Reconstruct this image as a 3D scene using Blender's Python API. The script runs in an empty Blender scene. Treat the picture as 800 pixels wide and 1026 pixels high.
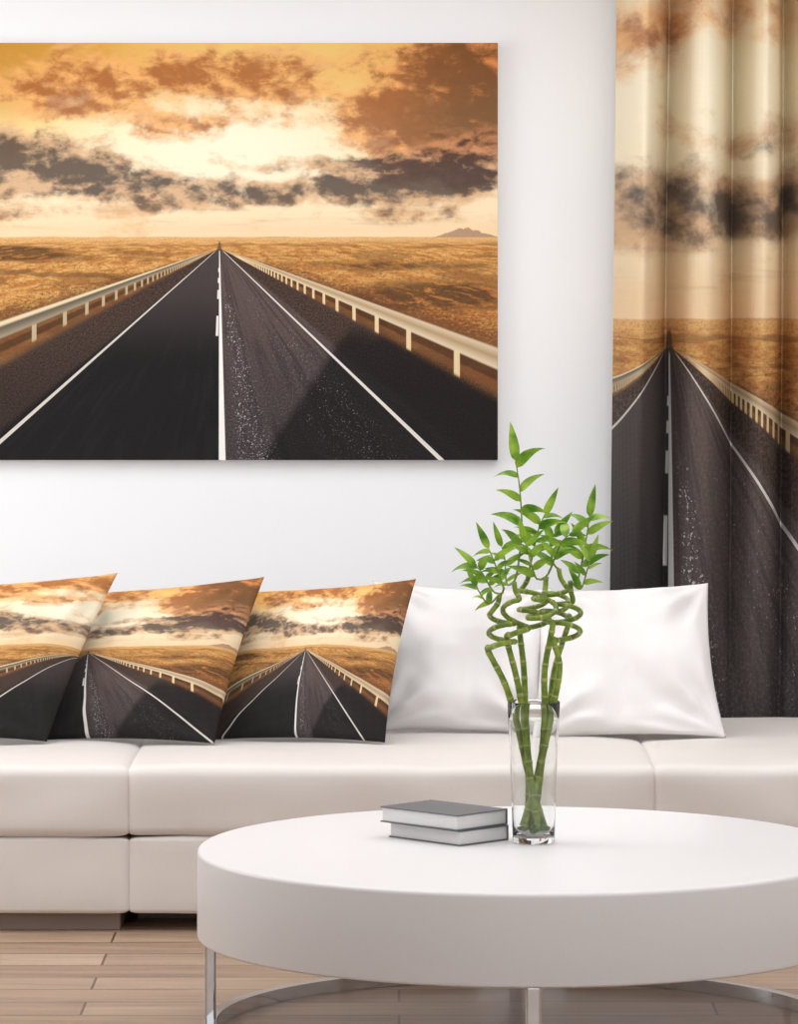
import bpy, bmesh, math, random
from mathutils import Vector, Matrix, noise as mnoise
random.seed(7)
F=4345.0; H=1.646; HY=266.0
def P(px,py,d): return Vector(((px-400)*d/F, d, H-(py-HY)*d/F))
sc=bpy.context.scene
sc.view_settings.view_transform='Standard'
sc.view_settings.look='None'
def lin(c):
    c=c/255.0
    return c/12.92 if c<=0.04045 else ((c+0.055)/1.055)**2.4
def rgb(r,g,b): return (lin(r),lin(g),lin(b),1.0)

# ---------------------------------------------------------------- node expression helper
class G:
    tree=None
def sock(v,node,idx):
    if isinstance(v,E): G.tree.links.new(v.s,node.inputs[idx])
    else: node.inputs[idx].default_value=v
def M(op,a,b=None,c=None,clamp=False):
    n=G.tree.nodes.new('ShaderNodeMath'); n.operation=op; n.use_clamp=clamp
    sock(a,n,0)
    if b is not None: sock(b,n,1)
    if c is not None: sock(c,n,2)
    return E(n.outputs[0])
class E:
    def __init__(s,so): s.s=so
    def __add__(a,b): return M('ADD',a,b)
    __radd__=__add__
    def __sub__(a,b): return M('SUBTRACT',a,b)
    def __rsub__(a,b): return M('SUBTRACT',b,a)
    def __mul__(a,b): return M('MULTIPLY',a,b)
    __rmul__=__mul__
    def __truediv__(a,b): return M('DIVIDE',a,b)
    def __rtruediv__(a,b): return M('DIVIDE',b,a)
def ab(a): return M('ABSOLUTE',a)
def mx(a,b): return M('MAXIMUM',a,b)
def mn(a,b): return M('MINIMUM',a,b)
def ss(e0,e1,x):
    n=G.tree.nodes.new('ShaderNodeMapRange'); n.interpolation_type='SMOOTHSTEP'
    sock(x,n,0)
    if isinstance(e0,(int,float)) and isinstance(e1,(int,float)) and e0>e1:
        n.inputs[1].default_value=e1; n.inputs[2].default_value=e0
        n.inputs[3].default_value=1; n.inputs[4].default_value=0
    else:
        sock(e0,n,1); sock(e1,n,2)
    return E(n.outputs[0])
def noise(x,y,detail=5,rough=.55,dist=0.0,z=0.0):
    c=G.tree.nodes.new('ShaderNodeCombineXYZ'); sock(x,c,0); sock(y,c,1); c.inputs[2].default_value=z
    n=G.tree.nodes.new('ShaderNodeTexNoise'); G.tree.links.new(c.outputs[0],n.inputs['Vector'])
    n.inputs['Scale'].default_value=1; n.inputs['Detail'].default_value=detail
    n.inputs['Roughness'].default_value=rough; n.inputs['Distortion'].default_value=dist
    return E(n.outputs[0])
def mix(f,a,b):
    n=G.tree.nodes.new('ShaderNodeMix'); n.data_type='RGBA'
    sock(f,n,0)
    for v,i in ((a,6),(b,7)):
        if isinstance(v,E): G.tree.links.new(v.s,n.inputs[i])
        else: n.inputs[i].default_value=v
    return E(n.outputs[2])

# ---------------------------------------------------------------- printed artwork (procedural road landscape)
g=bpy.data.node_groups.new('road_print','ShaderNodeTree')
g.interface.new_socket('UV',in_out='INPUT',socket_type='NodeSocketVector')
g.interface.new_socket('Color',in_out='OUTPUT',socket_type='NodeSocketColor')
G.tree=g
gi=g.nodes.new('NodeGroupInput'); go=g.nodes.new('NodeGroupOutput')
sep=g.nodes.new('ShaderNodeSeparateXYZ'); g.links.new(gi.outputs[0],sep.inputs[0])
u=E(sep.outputs[0]); v=E(sep.outputs[1])
x=u*558.0-279.0
y=211.0-v*418.0
ax=ab(x)
# sky
def blob(cx,cy,rx,ry,w=1.0):
    a=(x-cx)/rx; b=(y-cy)/ry
    return mx(1.0-(a*a+b*b),0.0)*w
base=mix(ss(-205,-110,y),rgb(222,166,82),rgb(244,214,150))
base=mix(ss(-120,-60,y)*.8,base,rgb(244,226,196))
base=mix(ss(-45,-12,y)*.75,base,rgb(236,202,158))
base=mix(blob(10,-105,200,62),base,rgb(252,241,214))
base=mix(blob(-279,-207,190,100)*.9,base,rgb(188,134,46))
base=mix(blob(60,-215,180,70)*.7,base,rgb(240,206,130))
wx_=x+(noise(x/50.0,y/50.0,2,.5,0,7.7)-.5)*40.0
wy_=y+(noise(x/50.0,y/50.0,2,.5,0,1.7)-.5)*20.0
def cl(dx,dy): return noise((x+dx)/50.0,(y+dy)/27.0,5,.55,.25,2.5)
n1=noise(x/50.0,y/27.0,9,.6,.25,2.5)
rel=(cl(0,0)-cl(4.0,-7.0))*4.0
n2=noise(x/18.0,y/12.0,8,.62,.2,3.3)
def b2(cx,cy,rx,ry,w=1.0):
    a=(wx_-cx)/rx; b=(wy_-cy)/ry
    return mx(1.0-(a*a+b*b),0.0)*w
nn=(n1-.5)*1.7+(n2-.5)*.75
BO=b2(-90,-168,185,44,1.0)+b2(-160,-152,100,28,.5)+b2(30,-178,115,30,.7)+b2(-38,-120,58,20,1.0)+b2(45,-130,80,15,.6)+b2(250,-135,125,95,1.9)+b2(165,-130,85,30,.9)+b2(85,-155,80,16,.6)+b2(200,-190,100,26,.6)
D1=nn+BO*.62
mo=ss(.02,.60,D1)
core=ss(.2,.95,D1+(n2-.5)*1.0-rel*.7)
oc=mix(core,rgb(236,174,106),rgb(164,94,48))
edgeR=ss(110,270,x+(n2-.5)*110.0)*ss(0,-110,y)
oc=mix(edgeR*.85,oc,mix(core,rgb(206,118,62),rgb(82,44,28)))
sky=mix(mo*.9,base,oc)
BD=b2(-220,-86,135,42,1.4)+b2(-115,-76,90,21,.75)+b2(-50,-56,146,23,1.35)+b2(88,-58,60,20,1.0)+b2(105,-86,90,11,.75)+b2(190,-66,100,34,1.45)+b2(255,-88,88,42,1.2)+b2(-190,-38,130,12,.7)+b2(190,-32,130,11,.7)
D2=nn+BD*.60
md=ss(.06,.60,D2)
core2=ss(.2,1.02,D2+(n2-.5)*1.4-rel*.9)
dc=mix(core2,rgb(210,172,134),rgb(80,66,62))
dc=mix(ss(-60,-30,y)*.6,dc,mix(core2,rgb(226,182,136),rgb(142,102,76)))
dc=mix(ss(-72,-110,y)*ss(110,220,x)*.7,dc,mix(core2,rgb(198,122,70),rgb(90,52,34)))
sky=mix(md*.92,sky,dc)
wsp=ss(.5,.78,noise(x/90.0,y/6.0,6,.6,.3,5.5))*ss(-62,-36,y)
sky=mix(wsp*.42,sky,rgb(174,138,108))
sky=mix(ss(-28,-15,y)*.6,sky,rgb(244,212,172))
# mountains / low hills on the horizon
hills=mx(1.0-ab(x-246.0)/34.0,0.0)*11.0*(noise(x/9.0,0.0,3)+.4)+noise(x/40.0,3.0,4)*5.0-1.7
mt=ss(-11.0,-12.4,y)*ss(0,1.2,y+12.0+hills)
sky=mix(mt*.8,sky,rgb(156,120,98))
# fields
yy=mx(y+14.0,0.3)
ly=M('LOGARITHM',yy+3.0,2.718)
fA=noise(x/(10.0+yy*.3),ly*5.5,6,.6,.4)
fB=noise(x/4.2,y/2.2,5,.7,.2,2.0)
fC=noise(x/1.5,y/1.3,4,.75,0,6.0)
fD=noise(x/60.0,ly*3.0,4,.6,.5,11.0)
field=mix(ss(.38,.62,fA),rgb(184,122,62),rgb(222,170,100))
field=mix(ss(0,-13,y)*.75,field,rgb(236,188,126))
field=mix(ss(0,60,y)*ss(20,120,x)*.5,field,rgb(186,114,56))
field=mix(ss(.52,.64,fB)*.6*ss(-11,10,y),field,rgb(106,70,40))
field=mix(ss(.46,.36,fB)*.35*ss(-10,10,y),field,rgb(238,194,126))
field=mix(ss(.46,.64,fC)*.4,field,rgb(120,80,46))
field=mix(ss(.50,.57,fD)*.5*ss(-11,-4,y),field,rgb(120,80,46))
# dirt track and shaded ground on the left, scrub shadows on the right
dk=blob(-230,4,100,9,1.7)*ss(.40,.50,fA)+blob(150,16,150,6,.8)*ss(.42,.55,fA)+blob(220,46,110,20,1.1)*ss(.42,.53,fA)
field=mix(mn(dk,.82),field,rgb(76,50,32))
trc=ab(y-(18.0+(x+279.0)*.06+(noise(x/50.0,1.0,2)-.5)*14.0))
field=mix(ss(3.5,1.2,trc)*ss(-60,-120,x)*.65,field,rgb(112,76,48))
lowf=ss(.22,.34,y/(ax+3.0)+(fB-.5)*.25)
field=mix(lowf*.78*ss(4,20,y),field,rgb(96,60,38))
hz=ss(-13.0,-11.5,y)
col=mix(hz,sky,field)
# asphalt corridor
yp=mx(y+2.0,0.001)
t=yp/(ax+1.2)
an=noise(x/1.7,y/1.7,4,.8); an2=noise(x/40.0,y/60.0,4,.6)
side=ss(-2.0,2.0,x)
r_=x/yp
asp_l=mix(ss(10,120,y),rgb(72,63,62),rgb(24,22,24))
asp_l=mix(ss(.5,.62,noise(x/(yp*.05+.4),y/60.0,3,.6,0,2.2))*.15,asp_l,rgb(50,45,46))
asp_l=mix(ss(.5,.66,an)*.3,asp_l,rgb(58,53,54))
asp_r=mix(ss(10,190,y),rgb(90,75,71),rgb(56,49,51))
asp_r=mix(ss(.46,.62,an)*.6,asp_r,rgb(108,96,94))
trk=noise(x/(yp*.07+.3),y/90.0,3,.6,0,5.2)
asp_r=mix(ss(.45,.62,trk)*.4,asp_r,rgb(34,30,32))
asp=mix(side,asp_l,asp_r)
sho=mix(ss(.4,.65,an),rgb(48,37,33),rgb(92,72,62))
sho=mix(ss(60,160,y)*.45,sho,rgb(30,26,26))
edge=ss(.80,.86,t)
road=mix(edge,sho,asp)
shd=ss(0,14,x-(172.0-y)*.66-60.0)*ss(66,90,y-x*.04+(an2-.5)*34.0)
road=mix(shd*.85,road,mix(ss(.45,.6,an)*.5,rgb(18,16,18),rgb(36,31,32)))
corr=ss(.50,.56,t+(an-.5)*.12)*ss(-1.5,0,y)
col=mix(corr,col,road)
hump=ss(1.0,.6,ax/(1.0+mx(y+8.0,0.0)*.22))*ss(-8.5,-7.0,y)*ss(4,0,y)
col=mix(hump*.8,col,rgb(90,70,58))
# lines
def line(k,w,minw=.35,y0=0.0):
    d=ab(x-yp*k); ww=yp*w+minw
    return ss(1.0,.75,d/ww)*ss(y0,y0+3.0,y)
wn=ss(.2,.42,an)
col=mix(line(.013,.0165,.35)*wn,col,rgb(238,236,232))
col=mix(line(1.045,.0145,.35)*wn*.95,col,rgb(226,220,212))
col=mix(line(-1.13,.0145,.35)*wn*.9,col,rgb(216,210,200))
dash=line(-.028,.0125,.3)*mx(ss(66,67,y)*ss(87,86,y),mx(ss(40,41,y)*ss(50,49,y),mx(ss(28,29,y)*ss(34,33,y),ss(18,19,y)*ss(23,22,y))))
col=mix(dash,col,rgb(232,228,222))
sp=noise(x/1.3,y/1.6,2,.6,0,4.4)
bandk=ss(.06,.12,r_)*ss(.32,.18,r_)
band2=ss(.40,.6,r_)*ss(1.0,.8,r_)*.5
spk=ss(.65,.72,sp+bandk*.05+(an2-.5)*.16)*mx(bandk,band2)*ss(35,60,y)
col=mix(spk*.9,col,rgb(204,200,202))
# guard rails and posts
inv=1.0/(ax+.01)
def posts(phase,step,t0,t1):
    q=inv/step-phase
    fr=ab(M('FRACT',q+.5)-.5)*step*ax
    return ss(.0145,.0105,fr)*ss(t0-.01,t0,t)*ss(t1,t1-.02,t)
pr=posts(3.927,.00107,.38,.545)*side*ss(10,20,x)
pl=posts(5.03,.00107,.40,.51)*(1.0-side)*ss(10,20,ax)
def band(t0,t1): return ss(t0-.008,t0+.004,t)*ss(t1+.004,t1-.008,t)
shadow=band(.44,.48)*ss(14,30,ax)
col=mix(shadow*.6,col,rgb(50,32,22))
col=mix(pr,col,rgb(226,200,156)); col=mix(pl,col,rgb(186,168,136))
rr=mix(ab(t-.395)*16.0,rgb(176,148,112),rgb(244,228,198))
col=mix(band(.362,.438)*side*ss(4,10,x),col,rr)
rl=mix(ss(.35,.365,t),rgb(224,206,170),mix(ss(.365,.42,t),rgb(104,94,80),rgb(158,146,122)))
col=mix(band(.338,.415)*(1.0-side)*ss(4,10,ax),col,rl)
g.links.new(col.s,go.inputs[0])

# ---------------------------------------------------------------- materials
def newmat(name):
    m=bpy.data.materials.new(name); m.use_nodes=True
    return m,m.node_tree,m.node_tree.nodes['Principled BSDF']
def simple(name,col,rough=.5,metal=0,spec=.5,bump=0,bscale=200,coat=0):
    m,t,b=newmat(name)
    b.inputs['Roughness'].default_value=rough; b.inputs['Metallic'].default_value=metal
    b.inputs['Specular IOR Level'].default_value=spec; b.inputs['Coat Weight'].default_value=coat
    n=t.nodes.new('ShaderNodeTexNoise'); n.inputs['Scale'].default_value=bscale; n.inputs['Detail'].default_value=4
    tc=t.nodes.new('ShaderNodeTexCoord'); t.links.new(tc.outputs['Object'],n.inputs['Vector'])
    mr=t.nodes.new('ShaderNodeMix'); mr.data_type='RGBA'
    mr.inputs[6].default_value=tuple(c*.97 for c in col[:3])+(1,); mr.inputs[7].default_value=tuple(min(1,c*1.02) for c in col[:3])+(1,)
    t.links.new(n.outputs[0],mr.inputs[0]); t.links.new(mr.outputs[2],b.inputs['Base Color'])
    if bump:
        bm=t.nodes.new('ShaderNodeBump'); bm.inputs['Strength'].default_value=bump; bm.inputs['Distance'].default_value=.002
        t.links.new(n.outputs[0],bm.inputs['Height']); t.links.new(bm.outputs[0],b.inputs['Normal'])
    return m
def printmat(name,rough=.7,weave=0,trans=0,wash=.16):
    m,t,b=newmat(name)
    tc=t.nodes.new('ShaderNodeTexCoord'); gn=t.nodes.new('ShaderNodeGroup'); gn.node_tree=g
    t.links.new(tc.outputs['UV'],gn.inputs[0]); out=gn.outputs[0]
    b.inputs['Roughness'].default_value=rough; b.inputs['Specular IOR Level'].default_value=.15
    if weave:
        w=t.nodes.new('ShaderNodeTexWave'); w.bands_direction='X'; w.inputs['Scale'].default_value=weave
        w2=t.nodes.new('ShaderNodeTexWave'); w2.bands_direction='Z'; w2.inputs['Scale'].default_value=weave
        for q in (w,w2): t.links.new(tc.outputs['Object'],q.inputs['Vector'])
        mu=t.nodes.new('ShaderNodeMath'); mu.operation='MULTIPLY'
        t.links.new(w.outputs['Fac'],mu.inputs[0]); t.links.new(w2.outputs['Fac'],mu.inputs[1])
        bm=t.nodes.new('ShaderNodeBump'); bm.inputs['Strength'].default_value=.5; bm.inputs['Distance'].default_value=.003
        t.links.new(mu.outputs[0],bm.inputs['Height']); t.links.new(bm.outputs[0],b.inputs['Normal'])
        mr=t.nodes.new('ShaderNodeMix'); mr.data_type='RGBA'; mr.blend_type='MIX'
        ms=t.nodes.new('ShaderNodeMath'); ms.operation='MULTIPLY'; ms.inputs[1].default_value=wash
        t.links.new(mu.outputs[0],ms.inputs[0]); t.links.new(ms.outputs[0],mr.inputs[0])
        t.links.new(out,mr.inputs[6]); mr.inputs[7].default_value=(.42,.40,.38,1); out=mr.outputs[2]
    t.links.new(out,b.inputs['Base Color'])
    if trans:
        tr=t.nodes.new('ShaderNodeBsdfTranslucent'); t.links.new(out,tr.inputs[0])
        mxs=t.nodes.new('ShaderNodeMixShader'); mxs.inputs[0].default_value=trans
        o=t.nodes['Material Output']
        t.links.new(b.outputs[0],mxs.inputs[1]); t.links.new(tr.outputs[0],mxs.inputs[2]); t.links.new(mxs.outputs[0],o.inputs[0])
    return m
m_wall=simple('wall_paint',rgb(240,241,243),.8,bump=.05,bscale=300)
m_ceil=simple('ceiling_paint',rgb(245,245,246),.9)
m_leather=simple('white_leather',rgb(220,214,210),.62,spec=.2,bump=.12,bscale=200)
m_lac=simple('white_lacquer',rgb(229,227,228),.36,spec=.25)
m_chrome=simple('chrome',rgb(205,205,208),.08,metal=1)
m_cloth=simple('white_cotton',rgb(230,227,226),.85,bump=.3,bscale=400)
m_cover=simple('book_cover_grey',rgb(98,99,103),.45)
m_page=simple('book_pages',rgb(220,219,218),.7)
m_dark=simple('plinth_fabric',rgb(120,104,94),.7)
m_canvas=printmat('canvas_print',.6)
m_side=simple('canvas_edge',rgb(225,222,218),.7)
m_pprint=printmat('pillow_print',.8,weave=110,wash=.1)
m_curt=printmat('curtain_print',.85,weave=95,trans=.10,wash=.22)
m_pback=simple('pillow_back',rgb(60,50,46),.85)
m_frame=simple('window_frame_white',rgb(240,240,240),.5)
m_rod=simple('rod_metal',rgb(150,148,145),.3,metal=1)
m_peb=simple('green_moss_stones',rgb(88,120,48),.6,bump=.5,bscale=90)
m_glass,t,b=newmat('clear_glass')
b.inputs['Transmission Weight'].default_value=1; b.inputs['Roughness'].default_value=0; b.inputs['IOR'].default_value=1.45
b.inputs['Base Color'].default_value=(.97,.985,.98,1)
def green(name,c1,c2,scale,trans):
    m,t,b=newmat(name)
    tc=t.nodes.new('ShaderNodeTexCoord'); n=t.nodes.new('ShaderNodeTexNoise'); n.inputs['Scale'].default_value=scale
    t.links.new(tc.outputs['Object'],n.inputs['Vector'])
    r=t.nodes.new('ShaderNodeValToRGB'); r.color_ramp.elements[0].color=c1; r.color_ramp.elements[1].color=c2
    r.color_ramp.elements[0].position=.35; r.color_ramp.elements[1].position=.65
    t.links.new(n.outputs[0],r.inputs[0]); t.links.new(r.outputs[0],b.inputs['Base Color'])
    b.inputs['Roughness'].default_value=.4
    if trans:
        tr=t.nodes.new('ShaderNodeBsdfTranslucent'); t.links.new(r.outputs[0],tr.inputs[0])
        mm=t.nodes.new('ShaderNodeMixShader'); mm.inputs[0].default_value=trans
        t.links.new(b.outputs[0],mm.inputs[1]); t.links.new(tr.outputs[0],mm.inputs[2])
        t.links.new(mm.outputs[0],t.nodes['Material Output'].inputs[0])
    return m
m_stalk=green('bamboo_stalk_green',rgb(92,118,30),rgb(140,160,54),45,0)
m_node=green('bamboo_node',rgb(150,156,84),rgb(172,174,108),60,0)
m_leaf=green('bamboo_leaf_green',rgb(74,128,26),rgb(162,198,68),24,.35)
# floor
m_floor,t,b=newmat('wood_planks')
tc=t.nodes.new('ShaderNodeTexCoord')
br=t.nodes.new('ShaderNodeTexBrick'); t.links.new(tc.outputs['Object'],br.inputs['Vector'])
br.inputs['Scale'].default_value=1; br.inputs['Brick Width'].default_value=1.4; br.inputs['Row Height'].default_value=.17
br.inputs['Mortar Size'].default_value=.0035; br.inputs['Mortar Smooth'].default_value=.2
br.inputs['Color1'].default_value=rgb(158,131,108); br.inputs['Color2'].default_value=rgb(188,163,140); br.inputs['Mortar'].default_value=rgb(98,78,62)
mp=t.nodes.new('ShaderNodeMapping'); mp.inputs['Scale'].default_value=(1.6,16,1); t.links.new(tc.outputs['Object'],mp.inputs[0])
n=t.nodes.new('ShaderNodeTexNoise'); n.inputs['Scale'].default_value=1.5; n.inputs['Detail'].default_value=6; n.inputs['Distortion'].default_value=.6
t.links.new(mp.outputs[0],n.inputs['Vector'])
r=t.nodes.new('ShaderNodeValToRGB'); r.color_ramp.elements[0].color=(.70,.67,.63,1); r.color_ramp.elements[1].color=(1.03,1.01,1,1)
r.color_ramp.elements[0].position=.3; r.color_ramp.elements[1].position=.65
t.links.new(n.outputs[0],r.inputs[0])
mr=t.nodes.new('ShaderNodeMix'); mr.data_type='RGBA'; mr.blend_type='MULTIPLY'; mr.inputs[0].default_value=1
t.links.new(br.outputs[0],mr.inputs[6]); t.links.new(r.outputs[0],mr.inputs[7]); t.links.new(mr.outputs[2],b.inputs['Base Color'])
b.inputs['Roughness'].default_value=.28

# ---------------------------------------------------------------- mesh helpers
def obj(name,verts,faces,mats,midx=None,smooth=True,uvs=None,parent=None,loc=(0,0,0)):
    me=bpy.data.meshes.new(name); me.from_pydata([tuple(q) for q in verts],[],faces)
    for m in mats: me.materials.append(m)
    if midx:
        for p,i in zip(me.polygons,midx): p.material_index=i
    if uvs:
        ul=me.uv_layers.new(name='UVMap')
        for l in me.loops: ul.data[l.index].uv=uvs[l.vertex_index]
    if smooth:
        for p in me.polygons: p.use_smooth=True
    o=bpy.data.objects.new(name,me); o.location=loc; sc.collection.objects.link(o)
    if parent: o.parent=parent
    return o
def fixn(o):
    bm=bmesh.new(); bm.from_mesh(o.data); bmesh.ops.recalc_face_normals(bm,faces=bm.faces); bm.to_mesh(o.data); bm.free()
def box(name,a,b,mat,bevel=0,parent=None):
    v=[(x_,y_,z_) for x_ in (a[0],b[0]) for y_ in (a[1],b[1]) for z_ in (a[2],b[2])]
    f=[(0,1,3,2),(4,6,7,5),(0,4,5,1),(2,3,7,6),(0,2,6,4),(1,5,7,3)]
    o=obj(name,v,f,[mat],smooth=False,parent=parent); fixn(o)
    if bevel:
        md=o.modifiers.new('b','BEVEL'); md.width=bevel; md.segments=3
    return o
def empty(name,loc=(0,0,0)):
    e=bpy.data.objects.new(name,None); e.location=loc; sc.collection.objects.link(e); return e
def joinboxes(name,bxs,mat,bevel=0):
    V=[];Fc=[]
    for a,b in bxs:
        k=len(V)
        V+=[(x_,y_,z_) for x_ in (a[0],b[0]) for y_ in (a[1],b[1]) for z_ in (a[2],b[2])]
        Fc+=[tuple(i+k for i in f) for f in [(0,1,3,2),(4,6,7,5),(0,4,5,1),(2,3,7,6),(0,2,6,4),(1,5,7,3)]]
    o=obj(name,V,Fc,[mat],smooth=False); fixn(o)
    if bevel:
        md=o.modifiers.new('b','BEVEL'); md.width=bevel; md.segments=2
    return o
def lathe(prof,seg=96,closed=True):
    V=[];Fc=[]; n=len(prof)
    for i in range(seg):
        a=2*math.pi*i/seg
        for r_,z_ in prof: V.append((r_*math.cos(a),r_*math.sin(a),z_))
    for i in range(seg):
        j=(i+1)%seg
        for k in range(n if closed else n-1):
            l=(k+1)%n
            Fc.append((i*n+k,j*n+k,j*n+l,i*n+l))
    return V,Fc
def cushion(name,a,b,r,crown,mat,parent,front=0,sag=0.004,seed=0,seams=(),gr=.006):
    """rounded upholstered block with stitched grooves at the x positions in seams"""
    c=[(a[i]+b[i])/2 for i in range(3)]; h=[(b[i]-a[i])/2 for i in range(3)]
    def ax_(hh,n):
        L=[-hh+r*(1-math.cos(k/5*math.pi/2)) for k in range(5)]
        mid=[(-hh+r)+(2*(hh-r))*k/n for k in range(n+1)]
        return L+mid+[-q for q in reversed(L)]
    A=[ax_(h[0],90),ax_(h[1],24),ax_(h[2],6)]
    for s_ in seams:
        for dd in (-.03,-.02,-.013,-.009,-.006,-.003,-.0015,0,.0015,.003,.006,.009,.013,.02,.03): A[0].append(s_-c[0]+dd)
    A[0]=sorted(A[0])
    edges=[a[0]]+list(seams)+[b[0]]
    V=[];Fc=[]
    for axis in range(3):
        i1,i2=[i for i in range(3) if i!=axis]
        for s in (-1,1):
            k=len(V); n1_,n2_=len(A[i1]),len(A[i2])
            for p1 in A[i1]:
                for p2 in A[i2]:
                    p=[0,0,0]; p[axis]=s*h[axis]; p[i1]=p1; p[i2]=p2
                    q=[max(-(h[i]-r),min(h[i]-r,p[i])) for i in range(3)]
                    dv=Vector([p[i]-q[i] for i in range(3)]); dn=dv.normalized() if dv.length>0 else dv
                    d=dn*r
                    pp=[q[i]+d[i] for i in range(3)]
                    X=pp[0]+c[0]
                    kk=0
                    while kk<len(edges)-2 and X>=edges[kk+1]: kk+=1
                    m0,m1=edges[kk],edges[kk+1]
                    sx=min(1,max(-1,2*(X-m0)/(m1-m0)-1))
                    sy=pp[1]/h[1]; sz=pp[2]/h[2]
                    if sz>0: pp[2]+=crown*(1-sx**10)*(1-sy**4)*sz
                    if sy<0: pp[1]-=front*(1-sx**10)*(1-sz*sz)*(-sy)
                    w=mnoise.noise(Vector((pp[0]*5+seed,pp[1]*5,pp[2]*9)))*sag
                    w-=sum(gr*math.exp(-abs(X-s_)/.004)+gr*.4*math.exp(-((X-s_)/.018)**2) for s_ in seams)
                    pp=[pp[0],pp[1]+dn.y*w,pp[2]+dn.z*w]
                    V.append((pp[0]+c[0],pp[1]+c[1],pp[2]+c[2]))
            for i in range(n1_-1):
                for j in range(n2_-1):
                    Fc.append((k+i*n2_+j,k+(i+1)*n2_+j,k+(i+1)*n2_+j+1,k+i*n2_+j+1))
    o=obj(name,V,Fc,[mat],parent=parent)
    bm=bmesh.new(); bm.from_mesh(o.data); bmesh.ops.remove_doubles(bm,verts=bm.verts,dist=1e-5)
    bmesh.ops.recalc_face_normals(bm,faces=bm.faces); bm.to_mesh(o.data); bm.free()
    for p in o.data.polygons: p.use_smooth=True
    return o
def tube(path,rad,seg=8,V=None,Fc=None,mi=None,matf=None):
    n=len(path); k=len(V)
    t0=(path[1]-path[0]).normalized(); up=Vector((0,1,0)) if abs(t0.y)<.9 else Vector((1,0,0))
    nr=t0.cross(up).normalized()
    for i in range(n):
        tt=(path[min(i+1,n-1)]-path[max(i-1,0)]).normalized()
        nr=(nr-tt*nr.dot(tt)).normalized(); bn=tt.cross(nr)
        for s in range(seg):
            a=2*math.pi*s/seg
            V.append(path[i]+(nr*math.cos(a)+bn*math.sin(a))*rad[i])
    for i in range(n-1):
        for s in range(seg):
            s2=(s+1)%seg
            Fc.append((k+i*seg+s,k+i*seg+s2,k+(i+1)*seg+s2,k+(i+1)*seg+s)); mi.append(matf(i) if matf else 0)
    for e,rev in ((0,1),(n-1,0)):
        f=[k+e*seg+s for s in range(seg)]
        Fc.append(tuple(reversed(f)) if rev else tuple(f)); mi.append(matf(0) if matf else 0)
def catmull(pts,step):
    out=[]
    q=[pts[0]*2-pts[1]]+pts+[pts[-1]*2-pts[-2]]
    for i in range(1,len(q)-2):
        L=(q[i+1]-q[i]).length; n=max(2,int(L/step))
        for k in range(n):
            t_=k/n; a,b_,c_,d_=q[i-1],q[i],q[i+1],q[i+2]
            out.append(.5*((2*b_)+(c_-a)*t_+(2*a-5*b_+4*c_-d_)*t_**2+(-a+3*b_-3*c_+d_)*t_**3))
    out.append(pts[-1]); return out

# ---------------------------------------------------------------- room
WY=12.1; CZ=2.75; XL=-3.0; XR=3.4; YB=-1.5
box('floor',(XL,YB,-.05),(XR,WY+.2,0),m_floor)
box('ceiling',(XL,YB,CZ),(XR,WY+.2,CZ+.05),m_ceil)
box('wall_left',(XL-.1,YB,0),(XL,WY+.2,CZ),m_wall)
box('wall_right',(XR,YB,0),(XR+.1,WY+.2,CZ),m_wall)
wx0,wx1,wz0,wz1=.70,2.0,.35,2.45
joinboxes('wall_back',[((XL,WY,0),(wx0,WY+.2,CZ)),((wx1,WY,0),(XR,WY+.2,CZ)),((wx0,WY,0),(wx1,WY+.2,wz0)),((wx0,WY,wz1),(wx1,WY+.2,CZ))],m_wall)
fr=.05; fy0,fy1=WY+.08,WY+.14
joinboxes('window_1',[((wx0,fy0,wz0),(wx0+fr,fy1,wz1)),((wx1-fr,fy0,wz0),(wx1,fy1,wz1)),((wx0+fr,fy0,wz0),(wx1-fr,fy1,wz0+fr)),((wx0+fr,fy0,wz1-fr),(wx1-fr,fy1,wz1)),((1.42,fy0,wz0+fr),(1.46,fy1,wz1-fr))],m_frame,.004)
box('baseboard_back',(XL,WY-.015,0),(XR,WY,.09),m_frame,.004)

# ---------------------------------------------------------------- canvas print
d=WY-.035
a=P(-59,461,d); b=P(499,43,d)
V=[(a.x,d,a.z),(b.x,d,a.z),(b.x,d,b.z),(a.x,d,b.z),(a.x,WY,a.z),(b.x,WY,a.z),(b.x,WY,b.z),(a.x,WY,b.z)]
obj('canvas_wall_art',V,[(0,1,2,3),(5,4,7,6),(4,0,3,7),(1,5,6,2),(3,2,6,7),(4,5,1,0)],[m_canvas,m_side],[0,1,1,1,1,1],smooth=False,
    uvs=[(0,0),(1,0),(1,1),(0,1),(0,0),(1,0),(1,1),(0,1)])

# ---------------------------------------------------------------- curtain
dC=12.02; V=[];Fc=[];uv=[]
NX,NZ=700,60; zt=2.58; zb=.02
x0=(619-400)*dC/F; x1=x0+1.5
for j in range(NZ+1):
    z=zt+(zb-zt)*j/NZ; fz=j/NZ
    up=min(1,max(0,(z-.4)/1.3))          # gathered folds: deepest towards the heading
    amp=.028+.125*up**.9
    for i in range(NX+1):
        s=i/NX
        xx=x0+(x1-x0)*s - .03*fz*(1-s)
        ph_=s*2*math.pi*10.5+1.0*math.sin(s*15+1)+.2*math.sin(fz*2.5+s*8)-.9
        # broad crests towards the room, narrow deep valleys towards the window
        f1=1-abs(math.sin(ph_/2))**.9*2
        yy_=dC-amp*.9+amp*f1*.9+.004*math.sin(ph_*2.7+1+fz*2)
        V.append((xx,yy_,z))
        px=xx*F/dC+400; py=HY-(z-H)*F/dC
        uv.append((.5+(px-670)/(558*1.5),(211-(-12+(py-320)/2.5))/418))
for j in range(NZ):
    for i in range(NX):
        k=j*(NX+1)+i; Fc.append((k,k+NX+1,k+NX+2,k+1))
cur=empty('curtain')
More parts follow.
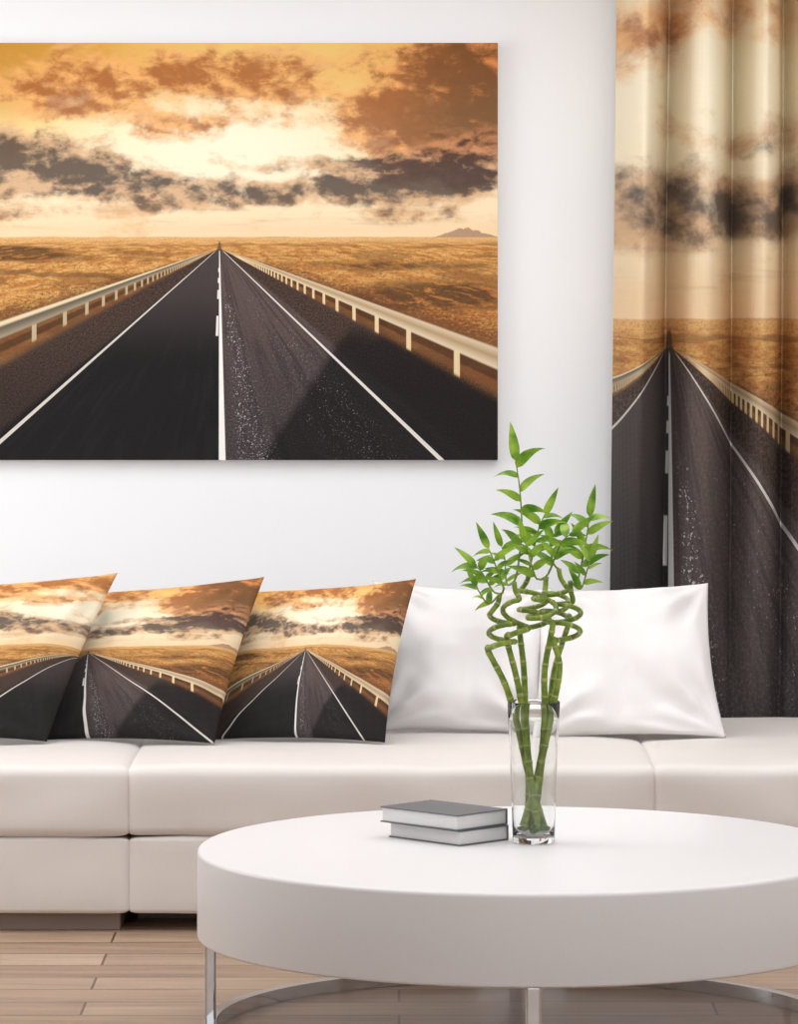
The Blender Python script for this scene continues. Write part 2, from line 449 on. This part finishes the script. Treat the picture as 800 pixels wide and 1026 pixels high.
obj('fabric_panel',V,Fc,[m_curt],uvs=uv,parent=cur)
V=[];Fc=[];mi=[]
rY=dC-.13
tube([Vector((x0-.12,rY,2.62)),Vector((x1+.12,rY,2.62))],[.014]*2,12,V,Fc,mi)
for xb in (x0-.1,x1+.1): tube([Vector((xb,rY,2.62)),Vector((xb,WY,2.62))],[.008]*2,8,V,Fc,mi)
for k in range(12):
    xr=x0+.03+(x1-x0-.06)*k/11
    ring=[Vector((xr,rY+.024*math.cos(a_),2.61+.03*math.sin(a_))) for a_ in [2*math.pi*q/16 for q in range(17)]]
    tube(ring,[.003]*17,6,V,Fc,mi)
obj('rod',V,Fc,[m_rod],parent=cur)

# ---------------------------------------------------------------- sofa
sofa=empty('sofa',(0,0,0))
xs=[-1.97,-.668,.631,1.93]; SF=10.70; SB=11.88
cushion('seat',(xs[0],SF,.233),(xs[3],SB,.410),.028,.006,m_leather,sofa,front=.004,sag=.007,seed=3,seams=xs[1:3])
cushion('base',(xs[0],SF+.008,.045),(xs[3],SB,.2345),.012,0,m_leather,sofa,front=.003,sag=.004,seed=50,seams=xs[1:3])
box('plinth_1',(-1.95,SF+.03,0),(-.69,SB-.05,.05),m_dark,.004,sofa)
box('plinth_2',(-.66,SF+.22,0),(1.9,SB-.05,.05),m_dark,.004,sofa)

# ---------------------------------------------------------------- pillows
def pillow(name,TL,TR,BR,BL,T,mat,back,uvr=None,seed=0,conc=.05,wr=.006,wf=.4):
    C=[P(*q) for q in (BL,BR,TR,TL)]
    nrm=((C[1]-C[0]).cross(C[3]-C[0])).normalized()
    if nrm.y>0: nrm=-nrm
    N=48; V=[];Fc=[];mi=[];uv=[]
    for side in (1,-1):
        for j in range(N+1):
            for i in range(N+1):
                s=-math.cos(math.pi*i/N); r_=-math.cos(math.pi*j/N)
                s=.6*s+.4*(2*i/N-1); r_=.6*r_+.4*(2*j/N-1)
                s2=s*(1-conc*(1-r_*r_)); r2=r_*(1-conc*(1-s*s))
                a_=(s2+1)/2; b_=(r2+1)/2
                p=(C[0]*(1-a_)+C[1]*a_)*(1-b_)+(C[3]*(1-a_)+C[2]*a_)*b_
                e=max(0,(1-s*s)*(1-r_*r_))
                th=T*.5*(e**.5)*(1 if side==1 else .6)
                w=mnoise.noise(Vector((s*1.6+seed,r_*1.6,seed*.7)))*wr*2.5+mnoise.noise(Vector((s*5+seed,r_*4,3)))*wr*wf
                for cs,cr_ in ((-1,-1),(1,-1),(1,1),(-1,1)):
                    dx=s-cs; dy=r_-cr_; rr_=math.hypot(dx,dy); an_=math.atan2(dy*-cr_,dx*-cs)
                    w+=math.sin(an_*11+seed*cs+cr_)*math.exp(-((rr_-.45)/.3)**2)*wr*.8
                if side==1: th+=w*min(1,e*5)
                V.append(p+nrm*th*side)
                if uvr:
                    ua=uvr[0]*(1-b_)+uvr[2]*b_; ub=uvr[1]*(1-b_)+uvr[3]*b_
                    uv.append((ua+(ub-ua)*a_,.01+.98*b_))
        k=0 if side==1 else (N+1)**2
        for j in range(N):
            for i in range(N):
                q=k+j*(N+1)+i; f=(q,q+1,q+N+2,q+N+1)
                Fc.append(f if side==1 else tuple(reversed(f))); mi.append(0 if side==1 else 1)
    o=obj(name,V,Fc,[mat,back],mi,uvs=uv if uvr else None)
    bm=bmesh.new(); bm.from_mesh(o.data); bmesh.ops.remove_doubles(bm,verts=bm.verts,dist=2e-4)
    bmesh.ops.recalc_face_normals(bm,faces=bm.faces); bm.to_mesh(o.data); bm.free()
    for p in o.data.polygons: p.use_smooth=True
    c=sum((Vector(q) for q in C),Vector())/4
    o.data.transform(Matrix.Translation(-c)); o.location=c
    return o
fd=11.12
pillow('printed_throw_pillow',(-62,588,11.34),(118,574,11.29),(47,743,fd),(-128,741,11.18),.15,m_pprint,m_pback,(-.12,.393,.09,.6),1,.045)
pillow('printed_throw_pillow',(94,594,11.43),(265,578,11.31),(215,745,fd),(28,742,11.25),.15,m_pprint,m_pback,(.316,.894,.46,1.05),2,.045)
pillow('printed_throw_pillow',(243,593,11.45),(417,580,11.33),(386,744,fd),(200,742,11.27),.15,m_pprint,m_pback,(-.04,1,-.04,1),3,.05)
pillow('white_throw_pillow',(374,582,11.60),(554,590,11.54),(549,738,11.38),(374,734,11.42),.17,m_cloth,m_cloth,None,4,.07,.015,.3)
pillow('white_throw_pillow',(537,592,11.54),(710,584,11.48),(728,739,11.28),(532,742,11.30),.18,m_cloth,m_cloth,None,5,.07,.015,.3)

# ---------------------------------------------------------------- coffee table
TX,TY,TR_=.2676,9.3,.7; TH=.40; TT=.212
tab=empty('coffee_table',(TX,TY,0))
prof=[(0.0001,TT)]+[(TR_-.006+.006*math.sin(q*math.pi/8),TT+.006-.006*math.cos(q*math.pi/8)) for q in range(5)]
prof+=[(TR_-.010+.010*math.cos(q*math.pi/8),TH-.010+.010*math.sin(q*math.pi/8)) for q in range(5)]+[(0.0001,TH)]
V,Fc=lathe(prof,160,False)
o=obj('top',V,Fc,[m_lac],parent=tab); fixn(o)
m_=o.modifiers.new('e','EDGE_SPLIT'); m_.split_angle=math.radians(50)
RR=.672
V,Fc=lathe([(RR-.013,0),(RR+.013,0),(RR+.013,.03),(RR-.013,.03)],128)
o=obj('base_ring',V,Fc,[m_chrome],parent=tab); fixn(o); o.modifiers.new('e','EDGE_SPLIT')
for k,an_ in enumerate((180,-90,16,90)):
    a_=math.radians(an_)
    c=Vector((RR*math.cos(a_),RR*math.sin(a_),0))
    tn=Vector((-math.sin(a_),math.cos(a_),0)); rd=Vector((math.cos(a_),math.sin(a_),0))
    V=[]
    for z in (.02,TT+.001):
        for s1,s2 in ((-1,-1),(1,-1),(1,1),(-1,1)):
            V.append(c+tn*.016*s1+rd*.012*s2+Vector((0,0,z)))
    o=obj('leg_%d'%(k+1),V,[(0,1,2,3),(4,5,6,7),(0,1,5,4),(1,2,6,5),(2,3,7,6),(3,0,4,7)],[m_chrome],smooth=False,parent=tab); fixn(o)
    md=o.modifiers.new('b','BEVEL'); md.width=.005; md.segments=4

# ---------------------------------------------------------------- books
def book(name,Nc,L,R,z0,th):
    N_=Vector((Nc[0],Nc[1],0)); e1=Vector((L[0],L[1],0))-N_; e2=Vector((R[0],R[1],0))-N_
    c=N_+(e1+e2)/2; w=e1.length/2; h=e2.length/2; a1=e1.normalized(); a2=Vector((a1.y,-a1.x,0))
    V=[];Fc=[];mi=[]
    def bx(p0,p1,q0,q1,zz0,zz1,m):
        k=len(V)
        for p in (p0,p1):
            for q in (q0,q1):
                for z in (zz0,zz1): V.append(a1*p+a2*q+Vector((0,0,z)))
        Fc.extend([tuple(i+k for i in f) for f in [(0,1,3,2),(4,6,7,5),(0,4,5,1),(2,3,7,6),(0,2,6,4),(1,5,7,3)]]); mi.extend([m]*6)
    ct=.0028
    bx(-w,w,-h,h,0,ct,0); bx(-w,w,-h,h,th-ct,th,0)
    bx(-w+.003,w-.004,-h+.003,h-.003,ct,th-ct,1)
    bx(-w,w,h-.003,h,ct,th-ct,0)
    o=obj(name,V,Fc,[m_cover,m_page],mi,smooth=False,loc=(c.x,c.y,z0)); fixn(o)
    md=o.modifiers.new('b','BEVEL'); md.width=.0006; md.segments=2
book('hardcover_book',(.126,9.304),(-.028,9.46),(.243,9.398),TH+.0003,.033)
book('hardcover_book',(.120,9.295),(-.046,9.453),(.241,9.401),TH+.0340,.034)

# ---------------------------------------------------------------- vase
vx,vy=.2908,9.36
k=.304; r0=.0455; r1=.0112
prof=[(.0001,0),(r0-.003,0),(r0,.003)]+[(r0+r1*(q/8)**1.2,.003+(k-.003)*q/8) for q in range(1,9)]
pin=[(r0+r1*(q/8)**1.2-.0025,.003+(k-.003)*q/8) for q in range(8,0,-1)]
prof+=[(r0+r1-.0012,k+.0012)]+pin+[(r0-.005,.016),(.0001,.014)]
V,Fc=lathe(prof,64,False)
o=obj('glass_vase',V,Fc,[m_glass],loc=(vx,vy,TH+.0003)); fixn(o)

# ---------------------------------------------------------------- lucky bamboo
K=1.142
V=[];Fc=[];mi=[]
base=P(535,840,vy)
def W(px,py,dd): return P(px,py,vy+dd*K)
def stalk(pts,hc,hr,turns,htop,ang0,rad,dirn=1):
    hr*=K; rad*=K*1.08
    path=[W(*q) for q in pts]
    c0=W(*hc); c1=W(*htop)
    nh=int(turns*10)
    for q in range(nh+1):
        f=q/nh; a_=ang0+dirn*2*math.pi*turns*f
        c=c0.lerp(c1,f); r_=hr*(1-.12*f)
        path.append(c+Vector((math.cos(a_)*r_,math.sin(a_)*r_*.9,.008*math.sin(a_+ang0))))
    top=path[-1]
    path.append(c1+Vector((0,0,.02))+(top-c1)*.4); path.append(c1+Vector((0,0,.04))+(top-c1)*.2)
    pp=catmull(path,.004)
    L=0; rads=[]; flags=[]
    gap=.036
    for i,p in enumerate(pp):
        if i: L+=(p-pp[i-1]).length
        ph=(L%gap); dd=min(ph,gap-ph)
        taper=1-.30*min(1,L/.58)
        rads.append(rad*taper*(1+.16*math.exp(-(dd/.0025)**2)))
        flags.append(1 if dd<.0024 else 0)
    tube(pp,rads,10,V,Fc,mi,lambda i:flags[min(i,len(flags)-1)])
    return pp[-1]
PI=math.pi
tops=[]
tops.append(stalk([(545,828,.010),(531,780,.006),(517,720,0),(506,685,-.005)],(503,652,-.005),.026,2.1,(503,614,-.005),PI,.0066))
tops.append(stalk([(539,830,-.014),(532,780,-.012),(525,720,-.012),(518,680,-.012)],(520,642,-.01),.024,1.3,(514,602,-.01),PI*1.1,.0064))
tops.append(stalk([(529,829,.016),(530,780,.016),(527,720,.014),(525,670,.012)],(536,630,.016),.029,2.1,(533,590,.016),PI,.0064,-1))
tops.append(stalk([(534,830,.0),(541,780,.0),(546,720,-.012),(546,672,-.02)],(540,628,-.03),.026,1.7,(548,596,-.03),0,.0066))
tops.append(stalk([(526,828,-.008),(541,770,-.01),(553,715,-.012),(561,670,-.01)],(568,642,-.004),.025,2.3,(571,600,-.004),PI,.0064,-1))
tops.append(stalk([(524,828,.008),(538,780,.014),(549,720,.02),(556,670,.024)],(556,622,.026),.028,1.9,(558,588,.026),0,.006))
def leaf(p0,dr,L,w,droop,roll):
    dr=dr.normalized(); viewv=Vector((0,-1,0))
    sd=dr.cross(viewv); sd=sd.normalized() if sd.length>.05 else Vector((1,0,0))
    sd=(Matrix.Rotation(roll,3,dr)@sd).normalized()
    k=len(V); n=9; p=p0.copy(); cd=dr.copy()
    for i in range(n+1):
        f=i/n
        ww=w*(math.sin(math.pi*min(1,f)**.62)**.9 if 0<f<1 else 0)+.0003
        up=sd.cross(cd).normalized()
        V.append(p-sd*ww+up*ww*.25); V.append(p.copy()); V.append(p+sd*ww+up*ww*.25)
        cd=(cd+Vector((0,0,-droop/n))).normalized(); p=p+cd*(L/n)
    for i in range(n):
        a_=k+i*3
        Fc.append((a_,a_+1,a_+4,a_+3)); mi.append(2); Fc.append((a_+1,a_+2,a_+5,a_+4)); mi.append(2)
def shoot(p0,pts,leaves,seed,Lf=.05):
    rnd=random.Random(seed); Lf*=K*1.05
    path=catmull([p0]+[W(*q) for q in pts],.007)
    n=len(path)
    tube(path,[.0026*(1-.55*i/n) for i in range(n)],6,V,Fc,mi,lambda i:0)
    for q in range(leaves):
        f=.25+.75*(q+.6)/leaves; i=min(n-2,int(f*(n-1)))
        tg=(path[i+1]-path[i]).normalized()
        s=1 if q%2 else -1
        dr=tg*.75+Vector((s*(.5+.6*rnd.random()),(rnd.random()-.5)*1.1,.1+.3*rnd.random()))
        L=Lf*(.7+.6*rnd.random())
        leaf(path[i],dr,L,L*.14,.6+.9*rnd.random(),(rnd.random()-.5)*1.6)
    tg=(path[-1]-path[-3]).normalized()
    leaf(path[-1],tg+Vector((.1*(rnd.random()-.5),0,0)),Lf*1.15,Lf*.15,.2,(rnd.random()-.5))
shoot(tops[1],[(519,570,0),(523,530,0),(521,490,0),(517,462,0)],8,1,.062)
shoot(tops[0],[(494,592,.01),(484,575,.01),(477,567,.01)],7,2,.044)
shoot(tops[0],[(505,590,-.02),(495,562,-.03),(490,550,-.03)],7,3,.046)
shoot(tops[2],[(533,560,.01),(540,530,.01),(546,516,.01)],8,4,.048)
shoot(tops[3],[(552,570,-.02),(562,545,-.03),(573,534,-.03)],8,5,.048)
shoot(tops[4],[(578,585,0),(586,550,0),(591,518,0)],8,6,.052)
shoot(tops[5],[(555,565,.03),(551,545,.04),(556,535,.04)],6,7,.045)
shoot(tops[4],[(582,590,-.02),(589,570,-.03),(592,560,-.03)],5,8,.04)
shoot(tops[3],[(538,580,-.03),(530,556,-.03),(527,545,-.03)],6,9,.045)
shoot(tops[1],[(508,585,.02),(506,560,.03),(503,548,.03)],6,10,.042)
shoot(tops[0],[(490,605,-.02),(481,594,-.03),(478,588,-.03)],5,11,.036)
rnd=random.Random(3)
for q in range(34):
    r_=.030*math.sqrt(rnd.random()); a_=rnd.random()*6.28; R=.006+.003*rnd.random()
    c=Vector((vx+r_*math.cos(a_),vy+r_*math.sin(a_),TH+.017+R+.026*rnd.random()*(1-r_/.036)))
    kk=len(V); S1,S2=8,6
    for i in range(S2+1):
        th=math.pi*i/S2
        for j in range(S1):
            b_=2*math.pi*j/S1; V.append(c+Vector((R*1.2*math.sin(th)*math.cos(b_),R*math.sin(th)*math.sin(b_),R*.8*math.cos(th))))
    for i in range(S2):
        for j in range(S1):
            Fc.append((kk+i*S1+j,kk+i*S1+(j+1)%S1,kk+(i+1)*S1+(j+1)%S1,kk+(i+1)*S1+j)); mi.append(3)
obj('lucky_bamboo_plant',[Vector(q)-base for q in V],Fc,[m_stalk,m_node,m_leaf,m_peb],mi,loc=base)

# ---------------------------------------------------------------- lights
w=bpy.data.worlds.new('World'); sc.world=w; w.use_nodes=True
bg=w.node_tree.nodes['Background']; bg.inputs[0].default_value=(.96,.98,1,1); bg.inputs[1].default_value=1.4
def area(name,loc,rot,sx,sy,e,col=(1,1,1)):
    L=bpy.data.lights.new(name,'AREA'); L.shape='RECTANGLE'; L.size=sx; L.size_y=sy; L.energy=e; L.color=col
    o=bpy.data.objects.new(name,L); o.location=loc; o.rotation_euler=rot; sc.collection.objects.link(o)
area('added_overhead_area',(.4,9.9,CZ-.03),(0,0,0),4.6,2.6,76,(.97,.985,1))  # added overhead area for general brightness, stands for no ceiling fixture
area('added_front_wash',(1.1,6.6,CZ-.15),(math.radians(64),0,0),3.2,1.0,44,(.97,.985,1))  # added soft frontal area that brightens the back wall, no real fitting
area('added_side_key',(XL+.1,10.4,1.6),(0,math.radians(-90),math.radians(8)),1.4,1.6,36,(1,1,1))  # added key from the left to shade curtain folds and pillows, no lamp there
cam=bpy.data.cameras.new('cam'); co=bpy.data.objects.new('camera',cam); sc.collection.objects.link(co)
co.location=(0,0,H); co.rotation_euler=(math.pi/2,0,0)
cam.sensor_width=36; cam.sensor_fit='AUTO'; cam.lens=36*F/1026; cam.shift_y=(HY-513)/1026
cam.clip_start=.05
sc.camera=co
